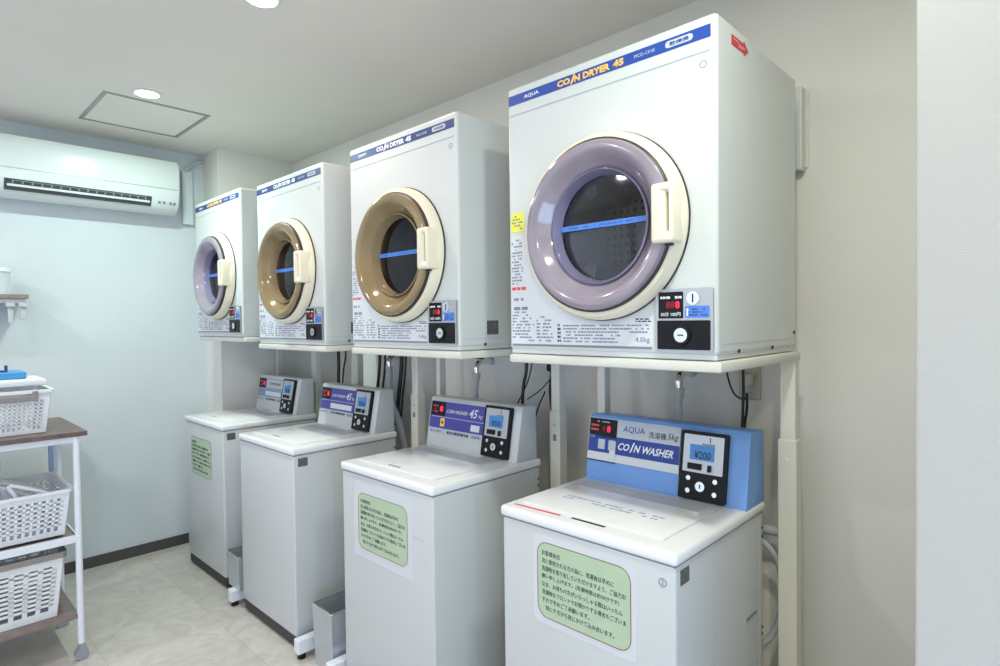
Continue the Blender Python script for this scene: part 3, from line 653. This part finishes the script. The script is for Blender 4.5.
hose(WASH[2], [(-2.60, -0.10, 1.132), (-2.59, -0.11, 1.06), (-2.55, -0.13, 0.98), (-2.48, -0.12, 0.85), (-2.44, -0.11, 0.60), (-2.44, -0.11, 0.30)], 0.019)
hose(WASH[0], [(-0.70, -0.10, 0.72), (-0.655, -0.09, 0.69), (-0.625, -0.075, 0.62), (-0.622, -0.07, 0.52), (-0.65, -0.08, 0.42), (-0.70, -0.1, 0.36)], 0.010)
hose(WASH[0], [(-0.80, -0.06, 0.735), (-0.70, -0.06, 0.735), (-0.62, -0.06, 0.735)], 0.015, name='drain_hose')
# wall outlets with plugs
def outlet(x, z, label):
    t = thing('wall_outlet', label, 'outlet', (x, 0, z), 'wall outlets behind washers')
    link('cover_plate', box((-0.035, -0.008, -0.06), (0.035, 0, 0.06), 0.003), 'plug', t)
    for dz in (0.022, -0.022): link('socket', box((-0.014, -0.0095, dz-0.012), (0.014, -0.007, dz+0.012)), 'stand', t)
def plug(x, z, m, label):
    t = thing('power_plug', label, 'plug', (x, -0.01, z), 'power plugs in wall outlets')
    link('plug_body', box((-0.018, -0.034, -0.022), (0.018, 0, 0.018), 0.005), m, t)
    link('strain_relief', cyl((0, -0.020, -0.020), (0, -0.020, -0.045), 0.008, 12, 0.005), m, t)
outlet(-0.745, 1.19, 'ivory wall outlet under the nearest dryer'); plug(-0.745, 1.20, 'plug', 'ivory plug in the outlet under the nearest dryer')
cord(DRY[0], [(-0.745, -0.03, 1.16), (-0.742, -0.035, 1.12), (-0.735, -0.06, 1.09), (-0.725, -0.10, 1.05), (-0.72, -0.12, 0.9)])
cord(DRY[0], [(-0.80, -0.06, 1.27), (-0.795, -0.06, 1.21), (-0.775, -0.06, 1.155), (-0.75, -0.05, 1.135), (-0.738, -0.04, 1.145)], 0.003)
cord(DRY[0], [(-0.735, -0.09, 1.275), (-0.732, -0.09, 1.2), (-0.73, -0.10, 1.1), (-0.728, -0.12, 0.95)], 0.0048)
cord(DRY[1], [(-1.66, -0.06, 1.275), (-1.665, -0.06, 1.18), (-1.675, -0.07, 1.10), (-1.68, -0.08, 0.9)], 0.007)
cord(DRY[1], [(-1.62, -0.06, 1.275), (-1.635, -0.06, 1.20), (-1.66, -0.06, 1.13), (-1.70, -0.07, 1.05), (-1.74, -0.08, 0.95)], 0.003)
outlet(-1.55, 1.20, 'ivory wall outlet left of the post below the nearest two dryers'); plug(-1.55, 1.205, 'black', 'black plug below the gap of the nearest two dryers')
cord(DRY[1], [(-1.55, -0.03, 1.16), (-1.552, -0.035, 1.11), (-1.54, -0.045, 1.05), (-1.51, -0.07, 0.95), (-1.50, -0.10, 0.70), (-1.50, -0.10, 0.30)], 0.0085)
cord(DRY[1], [(-1.55, -0.04, 1.15), (-1.60, -0.05, 1.10), (-1.66, -0.06, 1.06)], 0.0025)
cord(DRY[1], [(-1.57, -0.05, 1.10), (-1.60, -0.06, 1.03), (-1.62, -0.07, 0.95)], 0.003)
for k, (dx, r) in enumerate(((0, 0.008), (0.05, 0.006), (0.20, 0.011), (0.235, 0.006))):
    cord(DRY[2], [(-2.74+dx, -0.06, 1.275), (-2.745+dx, -0.06, 1.15), (-2.76+dx, -0.07, 1.0), (-2.77+dx, -0.08, 0.85)], r)
cord(DRY[3], [(-3.17, -0.06, 1.275), (-3.17, -0.06, 1.15), (-3.16, -0.07, 1.0), (-3.15, -0.08, 0.7)], 0.010)
cord(DRY[3], [(-3.10, -0.06, 1.275), (-3.09, -0.06, 1.20), (-3.12, -0.06, 1.1), (-3.13, -0.07, 0.9)], 0.005)
# box behind the nearest dryer
t = thing('duct_box', 'white flat box on the wall behind the nearest dryer', 'duct', (-0.66, -0.035, 1.965))
link('duct_cover', box((-0.09, -0.006, -0.125), (0.084, 0.035, 0.125), 0.004), 'white', t)
link('duct_flange', box((-0.095, 0.029, -0.115), (0.094, 0.035, 0.110), 0.002), 'stand', t)

# ------------------------------------------------------------------ wall shelf
t = thing('wall_shelf', 'brown wall shelf with white bracket on the left wall', 'shelf', (XL, -1.44, 1.535))
link('board', box((0, -0.60, 0.002), (0.235, 0, 0.024), 0.002), 'wood2', t)
for y in (-0.05, -0.55):
    link('bracket', prism([(0, 0), (0.20, 0), (0.20, -0.018), (0.04, -0.10), (0, -0.10)], 0.012), 'white', t, mtx=T(0, y, 0.001) @ YZ)
link('front_rail', box((0.19, -0.59, -0.020), (0.215, -0.012, 0.002), 0.002), 'white', t)
for k, y in enumerate((-1.462, -1.512)):
    h = thing('hanging_clip', ('grey plastic hook on the wall shelf rail, right of two', 'grey plastic hook on the wall shelf rail, left of two')[k], 'hook', (XL+0.205, y, 1.517), 'hooks on the shelf rail')
    link('hook_top', box((-0.02, -0.018, -0.022), (0.018, 0.018, -0.001), 0.003), 'rubber', h)
    link('hook_arm', box((-0.006, -0.010, -0.085+(-0.02*k)), (0.006, 0.012, -0.02), 0.003), 'rubber', h)
t = thing('storage_jar', 'clear plastic tub standing on the brown wall shelf', 'jar', (XL+0.13, -1.548, 1.5595))
link('jar_body', cyl((0, 0, 0), (0, 0, 0.115), 0.045, 28, 0.05), 'clear', t, smooth=True)
link('jar_lid', cyl((0, 0, 0.115), (0, 0, 0.135), 0.055, 28), 'basket2', t, smooth=True)

# ------------------------------------------------------------------ laundry cart
X0, X1, Y1, Y0 = -3.50, -2.962, -1.392, -2.05
t = thing('laundry_cart', 'white tubular laundry cart with brown shelves and casters', 'cart', (X1, Y1, 0))
def cb(a, b, bev=0.0): return box((a[0]-X1, a[1]-Y1, a[2]), (b[0]-X1, b[1]-Y1, b[2]), bev)
link('top_board', cb((X0, Y0, 0.938), (X1+0.012, Y1+0.016, 0.958), 0.002), 'wood', t)
link('middle_board', cb((X0+0.02, Y0, 0.503), (X1-0.02, Y1-0.02, 0.515), 0.002), 'wood2', t)
link('bottom_board', cb((X0+0.02, Y0, 0.176), (X1-0.004, Y1-0.026, 0.196), 0.002), 'wood2', t)
link('top_rail', cb((X1-0.02, Y0, 0.912), (X1-0.004, Y1-0.004, 0.938), 0.002), 'cartwhite', t)
link('middle_rail', cb((X1-0.018, Y0, 0.495), (X1, Y1-0.02, 0.525), 0.003), 'cartwhite', t)
link('side_rail', cb((X0+0.05, Y1-0.028, 0.495), (X1-0.02, Y1-0.014, 0.515), 0.002), 'cartwhite', t)
for px_ in (X1-0.010, X0+0.14):
    for py_ in (Y1-0.020, Y0+0.02):
        p = link('leg', cyl((px_-X1, py_-Y1, 0.066), (px_-X1, py_-Y1, 0.938), 0.0125, 16), 'cartwhite', t, smooth=True)
        link('caster', boxes([((px_-X1-0.013, py_-Y1-0.012, 0.050), (px_-X1+0.013, py_-Y1+0.012, 0.070))], 0.002), 'caster', p)
        link('wheel', cyl((px_-X1-0.013, py_-Y1, 0.0255), (px_-X1+0.013, py_-Y1, 0.0255), 0.0255, 24), 'caster', p)

def basket(name, label, X, Y, Z, top, bot, h, nx, ny, nz, m, rim_m, slot=(0.5, 0.5), tlow=0.12, thigh=0.82, rimh=0.012, group=None):
    """basket with real openings; top/bot = (length in x, length in y)"""
    t = thing(name, label, 'basket', (X, Y, Z), group)
    bm = bmesh.new(); th = 0.0022
    def P(side, u, v):          # u along the side -0.5..0.5, v height 0..1
        lx = bot[0]+(top[0]-bot[0])*v; ly = bot[1]+(top[1]-bot[1])*v; z = v*h
        if side == 0: return Vector((lx/2, u*ly, z))
        if side == 1: return Vector((-u*lx, ly/2, z))
        if side == 2: return Vector((-lx/2, -u*ly, z))
        return Vector((u*lx, -ly/2, z))
    N = [Vector((1, 0, 0)), Vector((0, 1, 0)), Vector((-1, 0, 0)), Vector((0, -1, 0))]
    def quad(s, u0, u1, v0, v1):
        a = [P(s, u0, v0), P(s, u1, v0), P(s, u1, v1), P(s, u0, v1)]
        A = [bm.verts.new(p) for p in a]; B = [bm.verts.new(p-N[s]*th) for p in a]
        bm.faces.new(A); bm.faces.new(B[::-1])
        for i in range(4): bm.faces.new((A[i], B[i], B[(i+1) % 4], A[(i+1) % 4]))
    for s in range(4):
        n = ny if s in (0, 2) else nx
        quad(s, -0.5, 0.5, 0, tlow); quad(s, -0.5, 0.5, thigh, 1)
        um = 0.04
        quad(s, -0.5, -0.5+um, tlow, thigh); quad(s, 0.5-um, 0.5, tlow, thigh)
        cw = (1-2*um)/n; ch = (thigh-tlow)/nz
        for i in range(n):      # vertical ribs
            u = -0.5+um+i*cw; quad(s, u+cw*slot[0], u+cw, tlow, thigh)
        for j in range(nz):
            v = tlow+j*ch
            if j: quad(s, -0.5+um, 0.5-um, v, v+ch*(1-slot[1]))
    lx, ly = bot
    addbox(bm, (-lx/2, -ly/2, 0), (lx/2, ly/2, th))
    bmesh.ops.recalc_face_normals(bm, faces=bm.faces)
    link('basket_body', bm, m, t)
    o = rrect(top[0]+0.022, top[1]+0.022, 0.022, 5, -top[0]/2-0.011, -top[1]/2-0.011); i_ = rrect(top[0]-0.006, top[1]-0.006, 0.015, 5, -top[0]/2+0.003, -top[1]/2+0.003)
    link('rim', rings_prism(o, i_, rimh, h-rimh*0.4), rim_m, t)
    return t
b1 = basket('laundry_basket', 'white fine-mesh basket on top of the cart', -3.165, -1.69, 0.959, (0.27, 0.42), (0.24, 0.38), 0.170, 13, 22, 8, 'basket', 'basket', (0.6, 0.6), 0.10, 0.80)
link('side_handle', boxes([((0.134, -0.20, 0.135), (0.150, 0.155, 0.158)), ((0.134, 0.145, 0.135), (0.152, 0.163, 0.175))], 0.003), 'taupe', b1)
b2 = basket('laundry_basket', 'translucent white basket full of hangers on the middle shelf', -3.20, -1.665, 0.526, (0.40, 0.47), (0.36, 0.43), 0.185, 14, 17, 7, 'basket2', 'basket2', (0.55, 0.58), 0.12, 0.85)
b3 = basket('laundry_basket', 'white slotted basket with taupe rim on the bottom shelf', -3.20, -1.69, 0.197, (0.42, 0.46), (0.38, 0.41), 0.255, 9, 9, 10, 'basket', 'taupe', (0.62, 0.42), 0.12, 0.84, rimh=0.024)
# things in the top basket
tray = thing('tray_lid', 'shallow white plastic tray lying on the top basket', 'tray', (-3.19, -1.675, 1.142))
tr_ = bmesh.new(); addbox(tr_, (-0.12, -0.20, -0.006), (0.12, 0.185, 0.022), 0.008)
ob = link('tray_body', tr_, 'basket', tray, smooth=True); tray.location.z = 1.1565
bm = bmesh.new(); addbox(bm, (-0.09, -0.12, 0), (0.09, 0.125, 0.028), 0.004)
bb = link('blue_box', bm, 'skyblue', None); bb.location = (-3.20, -1.675, 1.180); tag(bb, 'flat blue plastic box on the white tray over the top basket', 'box')
tag(link('clothes_clip', boxes([((-3.17, -1.615, 1.2081), (-3.155, -1.605, 1.236)), ((-3.175, -1.72, 1.2081), (-3.160, -1.616, 1.215))], 0.001), 'navy'), 'small dark blue clip lying on the blue box', 'clip')
# hangers standing in the middle basket
def hanger(x, y, z, tilt, rot, label):
    h = thing('clothes_hanger', label, 'hanger', (x, y, z), 'white hangers in the middle basket', rotz=rot)
    h.rotation_euler = (tilt, 0, rot)
    bm = tube([(-0.12, 0, 0), (-0.11, 0, 0.010), (-0.03, 0, 0.070), (0, 0, 0.080), (0.03, 0, 0.070), (0.11, 0, 0.010), (0.12, 0, 0), (0.10, 0, -0.006), (0, 0, -0.006), (-0.10, 0, -0.006), (-0.12, 0, 0)], 0.008, 8, k=5)
    link('hanger_frame', bm, 'hanger', h, smooth='full')
    link('hook', tube([(0, 0, 0.085), (0, 0, 0.10), (0.014, 0, 0.115), (0.0, 0, 0.128), (-0.014, 0, 0.118)], 0.003, 8), 'chrome', h, smooth='full')
    return h
WHICH = ['nearest the front of the cart', 'second from the front of the cart', 'in the middle of the bunch', 'second from the back of the cart', 'nearest the back of the cart']
for k in range(5):
    t = hanger(-3.065-0.05*k, (-1.565, -1.625, -1.585, -1.66, -1.60)[k], 0.650, 0, 0, 'white plastic hanger slanting in the middle basket, '+WHICH[k])
    t.rotation_euler = (0, math.radians((62, 65, 60, 64, 61)[k]), math.radians(90))
# clear bag of pegs
t = thing('peg_bag', 'clear plastic bag of clothes pegs on the hangers in the middle basket', 'bag', (-3.325, -1.72, 0.66))
bm = bmesh.new(); bmesh.ops.create_icosphere(bm, subdivisions=3, radius=1)
for v in bm.verts:
    n_ = 1+0.12*math.sin(7*v.co.x+3*v.co.z)+0.08*math.sin(11*v.co.y+2*v.co.x)
    v.co = Vector((v.co.x*0.06*n_, v.co.y*0.10*n_, v.co.z*0.11*n_+0.12))
link('bag_film', bm, 'bag', t, smooth='full')
for k in range(7):
    a = random.uniform(0, 6.28); p = Vector((random.uniform(-.02, .02), random.uniform(-.05, .05), random.uniform(.06, .17)))
    q = p+Vector((0.02*math.cos(a), 0.025*math.sin(a), 0.035))
    link('peg', tube([p, q], 0.006, 6, smooth=False), ('greyink', 'plug', 'navy')[k % 3], t)
# behind the cart
t = thing('storage_box', 'tall pale storage box standing behind the laundry cart', 'box', (-3.80, -1.44, 0))
link('box_body', box((-0.15, -0.22, 0.0), (0.10, 0.045, 0.92), 0.004), 'white', t)
link('side_panel', box((-0.15, 0.046, 0.0), (0.10, 0.066, 0.92), 0.002), 'greyblue', t)
